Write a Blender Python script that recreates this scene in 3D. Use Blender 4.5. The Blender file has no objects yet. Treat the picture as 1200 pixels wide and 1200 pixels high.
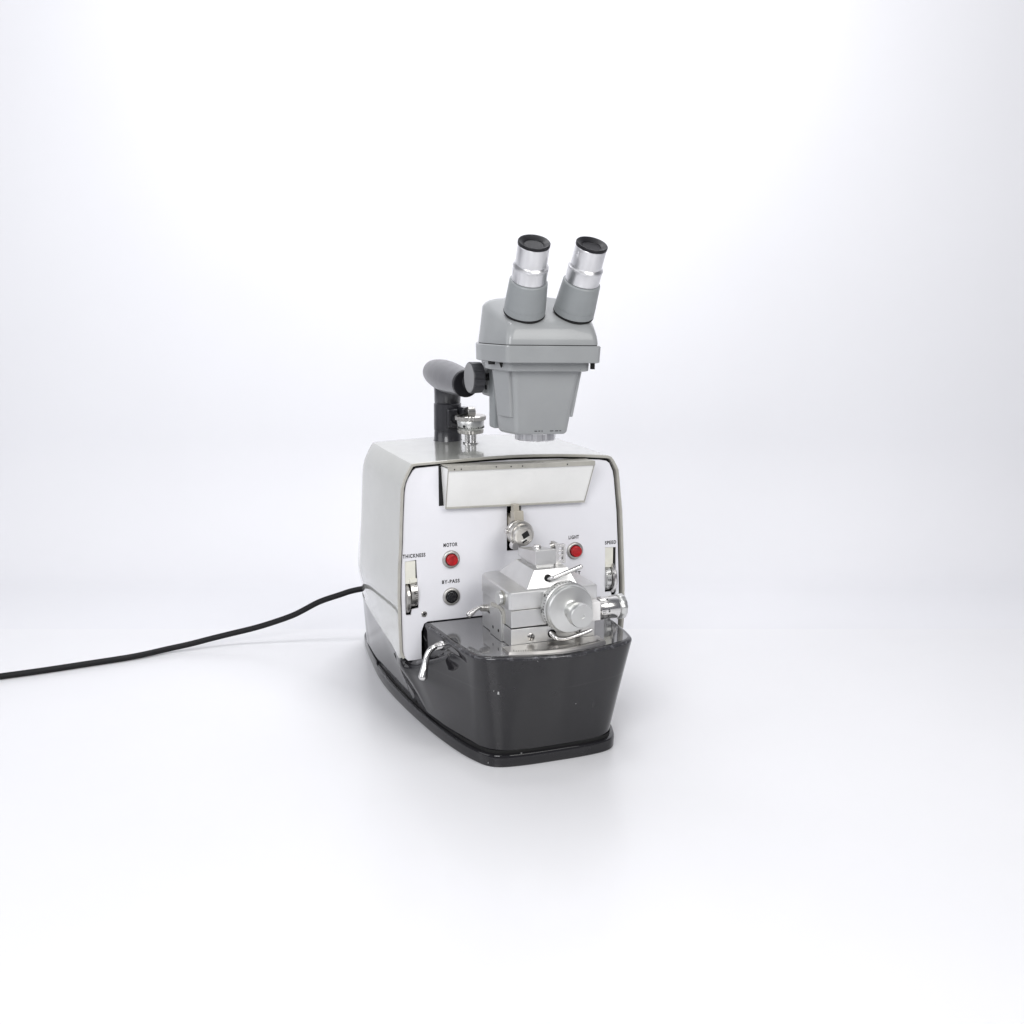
import bpy, bmesh, math, random
from mathutils import Vector, Matrix
from mathutils.geometry import tessellate_polygon
random.seed(7)
S = 0.001                      # everything below is written in millimetres
scn = bpy.context.scene
col = scn.collection

# ------------------------------------------------------------ materials
def new_mat(name):
    m = bpy.data.materials.new(name); m.use_nodes = True
    nt = m.node_tree
    return m, nt, nt.nodes['Principled BSDF']
def noise(nt, scale, detail=4, rough=.55, vec=None, stretch=None):
    tc = nt.nodes.new('ShaderNodeTexCoord')
    mp = nt.nodes.new('ShaderNodeMapping')
    nt.links.new(tc.outputs['Object'], mp.inputs[0])
    if stretch: mp.inputs['Scale'].default_value = stretch
    n = nt.nodes.new('ShaderNodeTexNoise')
    n.inputs['Scale'].default_value = scale; n.inputs['Detail'].default_value = detail
    n.inputs['Roughness'].default_value = rough
    nt.links.new(mp.outputs[0], n.inputs['Vector'])
    return n.outputs['Fac']
def ramp(nt, src, a, b, ca, cb):
    r = nt.nodes.new('ShaderNodeValToRGB')
    r.color_ramp.elements[0].position = a; r.color_ramp.elements[1].position = b
    r.color_ramp.elements[0].color = (*ca, 1) if len(ca) == 3 else ca
    r.color_ramp.elements[1].color = (*cb, 1) if len(cb) == 3 else cb
    nt.links.new(src, r.inputs[0]); return r.outputs[0]
def mix(nt, fac, a, b):
    m = nt.nodes.new('ShaderNodeMix'); m.data_type = 'RGBA'
    if isinstance(fac, (int, float)): m.inputs[0].default_value = fac
    else: nt.links.new(fac, m.inputs[0])
    for i, v in ((6, a), (7, b)):
        if isinstance(v, tuple): m.inputs[i].default_value = (*v, 1)
        else: nt.links.new(v, m.inputs[i])
    return m.outputs[2]
def bump(nt, b, h, dist=.0002, s=.3):
    bn = nt.nodes.new('ShaderNodeBump'); bn.inputs['Distance'].default_value = dist; bn.inputs['Strength'].default_value = s
    nt.links.new(h, bn.inputs['Height']); nt.links.new(bn.outputs[0], b.inputs['Normal'])

def paint(name, c, rough=.35, coat=0., spots=None, var=.06, mottle=25, orange=.12, spotcol=(.6,.6,.6), spot_at=(.775,.8), dirt=None):
    m, nt, b = new_mat(name)
    f = noise(nt, mottle, 5)
    lo = tuple(x*(1-var) for x in c); hi = tuple(min(1, x*(1+var)) for x in c)
    colr = ramp(nt, f, .3, .7, lo, hi)
    if dirt:
        d = noise(nt, 70, 8, .7)
        colr = mix(nt, ramp(nt, d, .60, .78, (0,0,0), (.45,.45,.45)), colr, dirt)
    if spots:
        s = noise(nt, spots, 2, .5)
        colr = mix(nt, ramp(nt, s, spot_at[0], spot_at[1], (0,0,0), (1,1,1)), colr, spotcol)
    nt.links.new(colr, b.inputs['Base Color'])
    r = noise(nt, 60, 6)
    rr = nt.nodes.new('ShaderNodeMapRange'); rr.inputs[3].default_value = rough*.8; rr.inputs[4].default_value = rough*1.25
    nt.links.new(r, rr.inputs[0]); nt.links.new(rr.outputs[0], b.inputs['Roughness'])
    b.inputs['Coat Weight'].default_value = coat; b.inputs['Coat Roughness'].default_value = .045; b.inputs['Coat IOR'].default_value = 1.6
    if orange: bump(nt, b, noise(nt, 420, 3), .00015, orange)
    return m
def metal(name, c, rough=.28, brush=None, var=.1, bmp=.1, rv=.25):
    m, nt, b = new_mat(name)
    b.inputs['Metallic'].default_value = 1
    f = noise(nt, 60, 6, .6)
    nt.links.new(ramp(nt, f, .3, .7, tuple(x*(1-var) for x in c), tuple(min(1, x*(1+var*.5)) for x in c)), b.inputs['Base Color'])
    g = noise(nt, 35, 4, .6, stretch=brush) if brush else noise(nt, 90, 5)
    rr = nt.nodes.new('ShaderNodeMapRange'); rr.inputs[3].default_value = rough*(1-rv); rr.inputs[4].default_value = rough*(1+rv)
    nt.links.new(g, rr.inputs[0]); nt.links.new(rr.outputs[0], b.inputs['Roughness'])
    if brush and bmp: bump(nt, b, g, .00004, bmp)
    return m
M = {}
M['cover'] = paint('cover_enamel', (.405,.41,.38), .30, 1, None, .03, 12, .08)
M['rim'] = paint('rim_enamel', (.40,.39,.35), .35, .3, None, .12, 60, .1, dirt=(.2,.18,.15))
M['panel'] = paint('panel_enamel', (.80,.80,.835), .38, .15, 190, .015, 20, .05, (.35,.32,.28), (.80,.82))
M['mic'] = paint('microscope_enamel', (.29,.30,.303), .36, .25, 150, .035, 30, .25, (.16,.16,.16), (.79,.81))
M['cone'] = paint('tube_enamel', (.245,.26,.265), .45, .1, 160, .05, 40, .3, (.14,.14,.14), (.78,.80))
M['arm'] = paint('arm_enamel', (.085,.085,.092), .42, .35, None, .06, 40, .2)
M['armdark'] = paint('post_enamel', (.030,.030,.035), .30, .3, None, .08, 40, .1)
M['black'] = paint('black_plastic', (.010,.010,.012), .4, 0, None, .05, 40, .05)
M['black'].node_tree.nodes['Principled BSDF'].inputs['Specular IOR Level'].default_value = .22
M['knob'] = paint('knob_bakelite', (.045,.045,.05), .42, 0, None, .1, 60, .1)
M['knobcap'] = paint('knob_cap', (.24,.24,.245), .45, 0, None, .05, 60, .05)
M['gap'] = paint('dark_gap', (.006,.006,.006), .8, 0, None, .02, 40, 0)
M['cream'] = paint('cream_slot_paint', (.76,.75,.67), .5, 0, None, .08, 60, .05)
M['red'] = paint('red_button_plastic', (.40,.002,.006), .3, 0, None, .3, 220, 0)
M['ink'] = paint('black_ink', (.02,.02,.02), .6, 0, None, .02, 40, 0)
M['bush'] = metal('button_bushing_metal', (.52,.51,.49), .42)
M['alu'] = metal('machined_aluminium', (.69,.69,.685), .38, (1,1,14), .05, .08, .15)
M['aludisc'] = metal('turned_aluminium', (.70,.705,.69), .38, None, .03, 0, .1)
M['chrome'] = metal('chrome', (.70,.69,.68), .2, None, .02, 0, .05)
M['steel'] = metal('nickel_steel', (.58,.565,.54), .30, (12,1,1), .08, .05, .15)
M['eyesteel'] = metal('eyepiece_steel', (.70,.70,.71), .30, (.3,.3,9), .03, 0)
M['beige'] = paint('beige_bracket', (.42,.39,.33), .35, .2, None, .12, 80, .1)
M['white'] = paint('white_knob', (.78,.77,.76), .4, .1, None, .05, 80, .1)
M['glass'] = paint('dark_lens', (.01,.01,.012), .18, .15, None, .02, 10, 0)
M['cord'] = paint('cord_rubber', (.008,.008,.009), .5, 0, None, .1, 90, .15)
M['cord'].node_tree.nodes['Principled BSDF'].inputs['Specular IOR Level'].default_value = .25
M['foil'] = paint('hood_frosted_white', (.86,.86,.84), .34, .4, None, .05, 14, .03)
# dark base enamel: chips, light wear along the top rim
def base_mat():
    m, nt, b = new_mat('base_enamel')
    f = noise(nt, 14, 5)
    c = ramp(nt, f, .3, .7, (.012,.0117,.0135), (.016,.0155,.0175))
    s = noise(nt, 120, 2, .5)
    c = mix(nt, ramp(nt, s, .765, .785, (0,0,0), (1,1,1)), c, (.42,.42,.42))
    sc = noise(nt, 60, 3, .6, stretch=(2.5,2.5,.5))
    c = mix(nt, ramp(nt, sc, .72, .80, (0,0,0), (.35,.35,.35)), c, (.2,.2,.2))
    geo = nt.nodes.new('ShaderNodeTexCoord'); sep = nt.nodes.new('ShaderNodeSeparateXYZ')
    nt.links.new(geo.outputs['Object'], sep.inputs[0])
    mr = nt.nodes.new('ShaderNodeMapRange'); mr.inputs[1].default_value = .1235; mr.inputs[2].default_value = .1265
    nt.links.new(sep.outputs[2], mr.inputs[0])
    mr2 = nt.nodes.new('ShaderNodeMapRange'); mr2.inputs[1].default_value = .1279; mr2.inputs[2].default_value = .1271
    nt.links.new(sep.outputs[2], mr2.inputs[0])
    n = noise(nt, 150, 6, .75)
    nr = ramp(nt, n, .52, .70, (.12,.12,.12), (.9,.9,.9))
    mul = nt.nodes.new('ShaderNodeMath'); mul.operation = 'MULTIPLY'; nt.links.new(mr.outputs[0], mul.inputs[0]); nt.links.new(mr2.outputs[0], mul.inputs[1])
    mu2 = nt.nodes.new('ShaderNodeMath'); mu2.operation = 'MULTIPLY'; nt.links.new(mul.outputs[0], mu2.inputs[0]); nt.links.new(nr, mu2.inputs[1])
    c = mix(nt, mu2.outputs[0], c, (.26,.26,.28))
    nt.links.new(c, b.inputs['Base Color'])
    b.inputs['Coat IOR'].default_value = 1.5; b.inputs['Specular IOR Level'].default_value = .0
    r = noise(nt, 50, 6)
    rr = nt.nodes.new('ShaderNodeMapRange'); rr.inputs[3].default_value = .14; rr.inputs[4].default_value = .24
    nt.links.new(r, rr.inputs[0]); nt.links.new(rr.outputs[0], b.inputs['Roughness'])
    b.inputs['Coat Weight'].default_value = 1; b.inputs['Coat Roughness'].default_value = .05
    bump(nt, b, noise(nt, 300, 3), .00015, .15)
    return m
M['base'] = base_mat()

# ------------------------------------------------------------ mesh builder
class MB:
    def __init__(s, xf=None): s.bm = bmesh.new(); s.xf = xf
    def box(s, x0, x1, y0, y1, z0, z1, rot=None, c=None):
        v = [s.bm.verts.new((x, y, z)) for x in (x0, x1) for y in (y0, y1) for z in (z0, z1)]
        if rot is not None:
            c = Vector(c or ((x0+x1)/2, (y0+y1)/2, (z0+z1)/2))
            for q in v: q.co = c + rot @ (q.co - c)
        for f in ((0,1,3,2),(4,6,7,5),(0,4,5,1),(2,3,7,6),(0,2,6,4),(1,5,7,3)):
            s.bm.faces.new([v[i] for i in f])
        return s
    def hexa(s, bot, top):
        n = len(bot)
        a = [s.bm.verts.new(p) for p in bot]; b = [s.bm.verts.new(p) for p in top]
        s.bm.faces.new(a[::-1]); s.bm.faces.new(b)
        for i in range(n): s.bm.faces.new((a[i], a[(i+1)%n], b[(i+1)%n], b[i]))
        return s
    def rings(s, rings, cap0=True, cap1=True, closed=True):
        R = [[s.bm.verts.new(p) for p in r] for r in rings]; n = len(rings[0])
        for a, b in zip(R, R[1:]):
            for i in range(n if closed else n-1):
                s.bm.faces.new((a[i], a[(i+1)%n], b[(i+1)%n], b[i]))
        if cap0: s.bm.faces.new(R[0][::-1])
        if cap1: s.bm.faces.new(R[-1])
        return s
    def lathe(s, o, d, prof, n=48, cap=True, rfun=None):
        """prof: list of (h along d, radius)"""
        o = Vector(o); d = Vector(d).normalized()
        u = d.orthogonal().normalized(); w = d.cross(u)
        R = []
        for h, r in prof:
            R.append([o + d*h + (u*math.cos(t)+w*math.sin(t))*(r*(rfun(t, h) if rfun else 1)) for t in [2*math.pi*i/n for i in range(n)]])
        return s.rings(R, cap, cap)
    def tube(s, pts, rad, n=20, sub=8):
        pts = [Vector(p) for p in pts]
        if not isinstance(rad, (list, tuple)): rad = [rad]*len(pts)
        P, Q = [], []
        for i in range(len(pts)-1):
            p0 = pts[max(i-1, 0)]; p1 = pts[i]; p2 = pts[i+1]; p3 = pts[min(i+2, len(pts)-1)]
            for k in range(sub):
                t = k/sub
                P.append(.5*((2*p1)+(p2-p0)*t+(2*p0-5*p1+4*p2-p3)*t*t+(3*p1-p0-3*p2+p3)*t**3))
                Q.append(rad[i]*(1-t)+rad[i+1]*t)
        P.append(pts[-1]); Q.append(rad[-1])
        R = []; u = None
        for i, p in enumerate(P):
            d = (P[min(i+1, len(P)-1)]-P[max(i-1, 0)]).normalized()
            u = d.orthogonal().normalized() if u is None else (u - d*u.dot(d)).normalized()
            w = d.cross(u)
            R.append([p+(u*math.cos(t)+w*math.sin(t))*Q[i] for t in [2*math.pi*k/n for k in range(n)]])
        return s.rings(R)
    def build(s, name, mat, parent=None, root=(0,0,0), bevel=0, seg=3, ang=35):
        bm = s.bm
        bmesh.ops.remove_doubles(bm, verts=bm.verts, dist=.001)
        bmesh.ops.recalc_face_normals(bm, faces=bm.faces)
        root = Vector(root)
        for v in bm.verts:
            if s.xf is not None: v.co = s.xf @ v.co
            v.co = (v.co-root)*S
        me = bpy.data.meshes.new(name); bm.to_mesh(me); bm.free()
        me.materials.append(M[mat] if isinstance(mat, str) else mat)
        me.shade_smooth(); me.set_sharp_from_angle(angle=math.radians(ang))
        o = bpy.data.objects.new(name, me); col.objects.link(o)
        if parent: o.parent = parent
        if bevel:
            b = o.modifiers.new('bevel', 'BEVEL'); b.width = bevel*S; b.segments = seg; b.limit_method = 'ANGLE'
            b.angle_limit = math.radians(30); b.harden_normals = True
        return o
def empty(name, loc, label, cat):
    o = bpy.data.objects.new(name, None); col.objects.link(o); o.location = Vector(loc)*S
    o.empty_display_size = .02; o['label'] = label; o['category'] = cat
    return o
def catmull(pts, sub=6, closed=False):
    pts = [Vector(p) for p in pts]; out = []; n = len(pts)
    for i in range(n if closed else n-1):
        g = (lambda k: pts[k % n]) if closed else (lambda k: pts[min(max(k, 0), n-1)])
        p0, p1, p2, p3 = g(i-1), g(i), g(i+1), g(i+2)
        for k in range(sub):
            t = k/sub
            out.append(.5*((2*p1)+(p2-p0)*t+(2*p0-5*p1+4*p2-p3)*t*t+(3*p1-p0-3*p2+p3)*t**3))
    if not closed: out.append(pts[-1])
    return out
def plate(mbx, outer, holes, y0, y1):
    """flat plate in the xz plane from y0 (front) to y1, with holes"""
    polys = [[Vector((x, 0, z)) for x, z in outer]]+[[Vector((x, 0, z)) for x, z in h] for h in holes]
    tris = tessellate_polygon(polys)
    flat = [p for q in polys for p in q]
    A = [mbx.bm.verts.new((p.x, y0, p.z)) for p in flat]; B = [mbx.bm.verts.new((p.x, y1, p.z)) for p in flat]
    for t in tris:
        mbx.bm.faces.new([A[i] for i in t]); mbx.bm.faces.new([B[i] for i in t])
    k = 0
    for q in polys:
        n = len(q)
        for i in range(n):
            a, b = k+i, k+(i+1) % n
            mbx.bm.faces.new((A[a], A[b], B[b], B[a]))
        k += n
    return mbx
def text(name, s, cx_, y, cz, size, mat, parent, root=(0,0,0), rot=None, width=None, bold=.00006):
    cu = bpy.data.curves.new(name, 'FONT'); cu.body = s; cu.size = 1; cu.align_x = 'CENTER'; cu.align_y = 'CENTER'
    cu.space_character = 1.22; cu.offset = .03
    o = bpy.data.objects.new(name, cu); col.objects.link(o)
    bpy.context.view_layer.update()
    me = bpy.data.meshes.new_from_object(o.evaluated_get(bpy.context.evaluated_depsgraph_get()))
    bpy.data.objects.remove(o)
    xs = [v.co.x for v in me.vertices]; ys = [v.co.y for v in me.vertices]
    w = max(xs)-min(xs); h = max(ys)-min(ys); mx = (max(xs)+min(xs))/2; my = (max(ys)+min(ys))/2
    sx = (width or size*w/h)/w; sz = size/h
    bm = bmesh.new(); bm.from_mesh(me)
    bmesh.ops.remove_doubles(bm, verts=bm.verts, dist=1e-5)
    ext = bmesh.ops.extrude_face_region(bm, geom=bm.faces[:])
    for v in [g for g in ext['geom'] if isinstance(g, bmesh.types.BMVert)]: v.co.z += 1
    for v in bm.verts:
        p = Vector(((v.co.x-mx)*sx, -.25*v.co.z, (v.co.y-my)*sz))
        if rot is not None: p = rot @ p
        v.co = (p+Vector((cx_, y, cz))-Vector(root))*S
    bmesh.ops.recalc_face_normals(bm, faces=bm.faces)
    me2 = bpy.data.meshes.new(name); bm.to_mesh(me2); bm.free(); me2.materials.append(M[mat])
    o = bpy.data.objects.new(name, me2); col.objects.link(o); o.parent = parent
    bpy.data.meshes.remove(me)
    return o

# ============================================================ MICROTOME
mt = empty('microtome', (0, 0, 0), 'white and pale grey bench microtome with sloping hood and dark grey base, black cord behind', 'microtome')

# --- foot plate
def outline(half, sub=6):
    """half: left-side points from front centre to back centre; mirrored about x = X0"""
    X0 = half[0][0]
    right = [(2*X0-x, y) for x, y in half[1:-1]][::-1]
    return catmull([(x, y, 0) for x, y in half+right], sub, True)
foot_half = [(-6,-149.5),(-40,-149),(-66,-145.5),(-80,-137.5),(-89,-121),(-99,-85),(-108,-25),(-114,50),(-116.5,128),(-114,190),(-107,250),(-99,305),(-91,345),(-74,362),(-40,367),(-6,368)]
def ring_at(h, z, off=0):
    o = outline(h)
    c = Vector((h[0][0], 100, 0))
    res = []
    n = len(o)
    for i, p in enumerate(o):
        t = (o[(i+1) % n]-o[i-1]); nn = Vector((t.y, -t.x, 0)).normalized()
        if nn.dot(p-c) < 0: nn = -nn
        q = p+nn*off; res.append((q.x, q.y, z))
    return res
b = MB(); b.rings([ring_at(foot_half, 0, -1), ring_at(foot_half, 1, 0), ring_at(foot_half, 12.2, .6), ring_at(foot_half, 13.6, -.2), ring_at(foot_half, 14.2, -2)])
foot = b.build('foot_plate', 'base', mt)
b = MB(); b.rings([ring_at(foot_half, 14.2, -4.5), ring_at(foot_half, 18, -4.5)], False, False)
b.build('foot_gap', 'gap', foot)

# --- base body: lofted rings; upper block in front of the panel
# key columns: y -> half width at each level, front block
def front_half(lv):
    # x for columns at lv in 0..1 (0 = bottom z17, 1 = top z128), bulge for the shoulder near the panel
    T = [(-4,-169),(-40,-162),(-64,-155.5),(-84,-148),(-94.5,-138.5),(-98.5,-126),(-102,-104),(-105,-70),(-107,-38),(-109.5,0)]
    Bt = [(-5,-145.5),(-38,-144.5),(-62,-141.5),(-76,-133.5),(-84.5,-119),(-90,-101),(-96,-75),(-101,-49),(-104.5,-25),(-107.5,0)]
    return [(a[0]*lv+c[0]*(1-lv), a[1]*lv+c[1]*(1-lv)) for a, c in zip(T, Bt)]
back_b = [(-108,8),(-110.5,60),(-111.5,108),(-111,160),(-108.5,215),(-104,265),(-98,308),(-74,352),(-40,362),(-6,364)]
back_t = [(-136.4,8),(-130.2,59),(-127,106),(-123,155),(-118,208),(-112,263),(-103,303),(-80,334),(-40,342),(-4,343)]
def side_bulge(z, y):
    # extra half width flaring towards the panel: a rounded shoulder whose crease rises towards the front
    u = min(1, max(0, (y+118)/118))
    zc = 85.5+30*(min(1, max(0, -y)/80))**1.2
    if z >= zc: return 0
    a = min(1, max(0, (z-17)/56))**1.3
    zp = zc-15
    if z > zp: a *= math.sqrt(max(0, 1-((z-zp)/15)**3.5))
    return 26.5*a*u**1.5
def full_ring(z):
    lv = (z-17)/111
    fr = front_half(lv)
    a = min(1, (z-17)/71); ax_ = min(1, (z-17)/56)**1.3
    bk = []
    for k, (p, q) in enumerate(zip(back_b, back_t)):
        t = min(1, k/2); ak = ax_*(1-t)+a**1.05*t
        bk.append((p[0]*(1-ak)+q[0]*ak, p[1]*(1-a)+q[1]*a))
    return fr, bk
levels = [17, 22, 32, 44, 56, 66, 70, 74, 77, 80, 82, 84, 85.5, 88]
def mirror(h, X0): return [(2*X0-x, y) for x, y in h]
rings = []
for z in levels:
    fr, bk = full_ring(z)
    half = fr+bk
    X0 = -6+2*min(1, (z-17)/111)*2
    full = half+[(2*X0-x, y) for x, y in half[1:-1]][::-1]
    ring = []
    b0 = full_ring(z)[1][0]
    for p in catmull([(x, y, 0) for x, y in full], 8, True):
        sg = 1 if p.x > X0 else -1; x = p.x
        if p.y <= 0: x += sg*side_bulge(z, p.y)
        elif p.y < b0[1] and z < 85.4:
            w0 = abs(front_half((z-17)/111)[-1][0]-X0)+side_bulge(z, 0); w1 = abs(b0[0]-X0)
            x = X0+sg*(w0+(w1-w0)*p.y/b0[1])
        if 0 < p.y < 45: x = X0+max(-abs(b0[0]-X0), min(abs(b0[0]-X0), x-X0))
        ring.append((x, p.y, z))
    rings.append(ring)
b = MB(); b.rings(rings, True, True)
# block above z88
def block_ring(z, off=0):
    zz = min(z, 128)
    fr, bk = full_ring(min(zz, 88)); 
    lv = (zz-17)/111
    fr = front_half(lv)
    X0 = -6+4*min(1, lv)
    nxt = full_ring(88)[1][0]
    left = catmull([(x, y, 0) for x, y in [(2*X0-fr[1][0], fr[1][1])]+fr+[(fr[-1][0], 50)]], 10)[10:-10]
    out = [(p.x-side_bulge(zz, p.y), p.y) for p in left]
    rt = [(2*X0-x, y) for x, y in out[1:]][::-1]
    allp = rt+out
    res = []; n = len(allp)
    for i, (x, y) in enumerate(allp):
        a = allp[max(i-1, 0)]; c = allp[min(i+1, n-1)]
        t = Vector((c[0]-a[0], c[1]-a[1], 0)); nn = Vector((-t.y, t.x, 0)).normalized()
        if nn.dot(Vector((x-X0, y-(-40), 0))) < 0: nn = -nn
        q = Vector((x, y, 0))+nn*off
        if i in (0, n-1): q.y = y
        res.append((q.x, q.y, z))
    return res+[(res[-1][0], 3, z), (res[0][0], 3, z)]
zs = [(86, -.5), (88,0), (90,0), (92,0), (94,0), (96,0), (98,0), (100,0), (102,0), (104,0), (106,0), (108,0), (110,0), (112,0), (114,0), (116,0), (118,0), (121,0), (124,0), (125.6,-.4), (126.9,-1.3), (127.7,-2.6), (128,-4.2)]
b.rings([block_ring(z, o) for z, o in zs], True, True)
base = b.build('base_body', 'base', mt, ang=50)

M['deck'] = paint('deck_sheen_enamel', (.125,.125,.13), .05, 0, None, .05, 30, .02, (.35,.35,.35), (.8,.82))  # base paint made lighter: brightness of the top's reflection put into the colour
M['deck'].node_tree.nodes['Principled BSDF'].inputs['IOR'].default_value = 2.5
rg = block_ring(128, -5.6); rg = [p for p in rg if p[1] < -.3]
b = MB(); b.rings([[(x, y, 128.05) for x, y, z in rg], [(x, y, 128.2) for x, y, z in rg]]); b.build('deck_sheen', 'deck', base)  # thin sheet added over the base top to carry that painted sheen
# --- hood cover
L = [(-137.2,88.6),(-139.4,91.5),(-141,98),(-141.7,130),(-142,164),(-141,195),(-139,224),(-137.6,255),(-136.2,280),(-135.6,289),(-133.2,298),(-129,306.5),(-125.2,313.2),(-122.6,316.2),(-117,317.3)]
Tp = [(-90,318),(-60,318.8),(-30,319.4),(0,319.4),(30,318.6),(60,317),(90,314.8),(118,312)]
Rr = [(122,311.4),(126.4,309.3),(129.5,305.5),(133.2,299),(136,293),(137.2,284),(142,242),(144.5,199),(147,150),(147.5,110),(146.5,95),(144,90),(138,88)]
prof = L+Tp+Rr
def hood_ring(y, inset=0):
    wf = [(-8,1),(60,1.0),(110,.998),(165,.985),(180,.975),(222,.94),(270,.86),(312,.72)]
    zf = [(-8,1),(150,1),(168,.999),(174,.985),(178,.94),(190,.70),(222,.46),(270,.25),(312,.04)]
    def ip(T, v):
        for (a, p), (c, q) in zip(T, T[1:]):
            if v <= c: return p+(q-p)*(v-a)/(c-a)
        return T[-1][1]
    w1, zt = ip(wf, y), ip(zf, y)
    wb = ip([(-8,1),(4,.994),(20,.978),(60,.942),(106,.915),(155,.885),(208,.85),(263,.805),(312,.72)], y)
    cxm = 3
    out = []
    n = len(prof)
    for i, (x, z) in enumerate(prof):
        if inset:
            a = prof[max(i-1, 0)]; c = prof[min(i+1, n-1)]
            t = Vector((c[0]-a[0], c[1]-a[1])).normalized(); nn = Vector((t.y, -t.x))
            x += nn.x*inset; z += nn.y*inset
        t = min(1, max(0, ((z-88)*zt)/72)); t = t*t*(3-2*t); w = wb*(1-t)+w1*t
        if y > 3 and not inset and (i < 3 or i > n-4): x = (-140.4 if i < 3 else 145.8); w = wb; z = (87.2, 92, 98)[min(i, n-1-i)]
        out.append((cxm+(x-cxm)*w, y, 88+(z-88)*zt))
    return out
b = MB()
b.rings([hood_ring(y) for y in (-3.6, 1.5, 4, 10, 30, 60, 90, 120, 145, 160, 168, 172, 176, 181, 188, 203, 222, 245, 270, 292, 312)], False, True, False)
cover = b.build('hood_cover', 'cover', mt, ang=30)
# rim of the hood: front edge and inner wall (narrow on the left, wider on the right in view)
b = MB(); b.rings([hood_ring(-3.6, .02), hood_ring(-4.6, .7), hood_ring(-4.6, 2.9), hood_ring(-4.0, 3.5), hood_ring(6, 3.5)], False, False, False)
b.build('hood_rim', 'rim', cover, ang=40)

# --- panel
panel_out = [(x+1.4 if x < -115 else (x-.8 if x > 115 else x), z-(1.2 if z > 303 else 0)) for x, z in [(-113.3,84),(-131,84.5),(-135.5,89),(-137,98),(-137.5,130),(-137.6,164),(-136.8,195),(-134.8,224),(-133.4,255),(-131.6,283),(-130,292.5),(-127.4,299),(-121.5,309),(-118,311.5),
             (-60,313.8),(0,314.2),(60,312),(112,307.5),(122,305.6),(126,301.5),(130.5,292),(132.2,283),(136.6,242),(139.2,199),(141.6,150),(142,112),(141,96),(136,86),(105,84),(105,127),(98,129.2),(-105,129.2),(-109.5,127),(-113,118)]]
hole_th = [(-131.5,203),(-117.6,204),(-116.6,172),(-115.8,170),(-115.8,146.5),(-124,145.5),(-125,139),(-130.5,139),(-131.5,141)]
hole_sp = [(121.5,198),(136,197),(137,140),(136,136.5),(131,136.5),(130,141.5),(122,141.5)]
hole_arm = [(-6.5,268),(11.5,268),(11.5,204.5),(-6.5,204.5)]
b = plate(MB(), panel_out, [hole_th, hole_sp, hole_arm], 0, 2.5)
panel = b.build('front_panel', 'panel', mt, ang=30)
b = plate(MB(), [(x*1.03+ (0 if x<0 else 0), 88+(z-88)*1.02) for x, z in panel_out], [hole_th, hole_sp, hole_arm], 3.4, 4.4)
b.build('panel_gap_shade', 'gap', panel)  # added black backing sheet; its colour paints the shade in the panel's edge gap
# recesses behind the slots
def recess(name, x0, x1, z0, z1, d, mat):
    b = MB(); y0, y1 = 4.5, 4.5+d
    for f in (((x0,y1,z0),(x1,y1,z0),(x1,y1,z1),(x0,y1,z1)), ((x0,y0,z0),(x0,y1,z0),(x0,y1,z1),(x0,y0,z1)), ((x1,y0,z0),(x1,y1,z0),(x1,y1,z1),(x1,y0,z1)),
              ((x0,y0,z0),(x1,y0,z0),(x1,y1,z0),(x0,y1,z0)), ((x0,y0,z1),(x1,y0,z1),(x1,y1,z1),(x0,y1,z1))):
        b.bm.faces.new([b.bm.verts.new(p) for p in f])
    return b.build(name, mat, panel)
recess('slot_recess', -12, 16, 200, 272, 40, 'gap')
recess('slot_recess', -133.5, -114, 136, 206, 30, 'gap')
recess('slot_recess', 119, 139, 133, 200, 30, 'gap')
# cream curved guards seen in the upper part of both dial slots
b = MB(); b.box(-131.2, -118.5, 1, 3.2, 176, 203); b.box(-126, -117.2, -.6, 3, 177.5, 182); b.build('slot_guard', 'cream', panel, bevel=.6)
b = MB(); b.box(121.8, 133, 1, 3.2, 172, 197.6); b.box(122, 129, -.4, 3, 172.5, 177.5); b.build('slot_guard', 'cream', panel, bevel=.6)

# thickness dial, speed dial
def ticks_x(b, x0, x1, y, z, r, a0, a1, n, w=.45, lens=(1,.5)):
    for i in range(n):
        a = math.radians(a0+(a1-a0)*i/(n-1)); l = lens[0] if i % 5 == 0 else lens[1]
        c = Vector((0, y-r*math.cos(a), z+r*math.sin(a)))
        rot = Matrix.Rotation(-a, 3, 'X')
        b.box(x0, x0+(x1-x0)*l, c.y-.25, c.y+.25, c.z-w/2, c.z+w/2, rot, (x0, c.y, c.z))
th = MB(); th.lathe((-125.5,13,163), (1,0,0), [(0,17.5),(.5,18),(8,18),(8.6,17.4)], 64)
th = th.build('thickness_dial', 'steel', mt, ang=30)
b = MB(); b.lathe((-131,12,158), (1,0,0), [(0,18),(.8,19.2),(3.6,19.2),(4.6,18)], 64, rfun=lambda t,h: 1+.012*math.sin(t*40)); b.build('dial_flange', 'steel', th, ang=30)
b = MB(); ticks_x(b, -118.2, -124, 13, 163, 18, -50, 50, 13, .7, (.6,.35)); b.build('dial_graduation', 'ink', th)
text('dial_numeral', '5', -121.3, -5.2, 166.5, 3.2, 'ink', th); text('dial_numeral', '8', -121.3, -4.2, 154.5, 3.2, 'ink', th)
sp = MB(); sp.lathe((122,13,158), (1,0,0), [(0,17),(.5,17.6),(7,17.6),(7.6,17)], 64)
sp = sp.build('speed_dial', 'aludisc', mt, ang=30)
b = MB(); b.lathe((130.5,13,158), (1,0,0), [(0,20.5),(.8,22),(3.2,22),(4.4,20.5)], 64); b.build('dial_flange', 'chrome', sp, ang=30)
b = MB(); ticks_x(b, 122.2, 125, 13, 158, 17.6, -42, 50, 12, .6, (1,.5)); b.build('dial_graduation', 'ink', sp)
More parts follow.
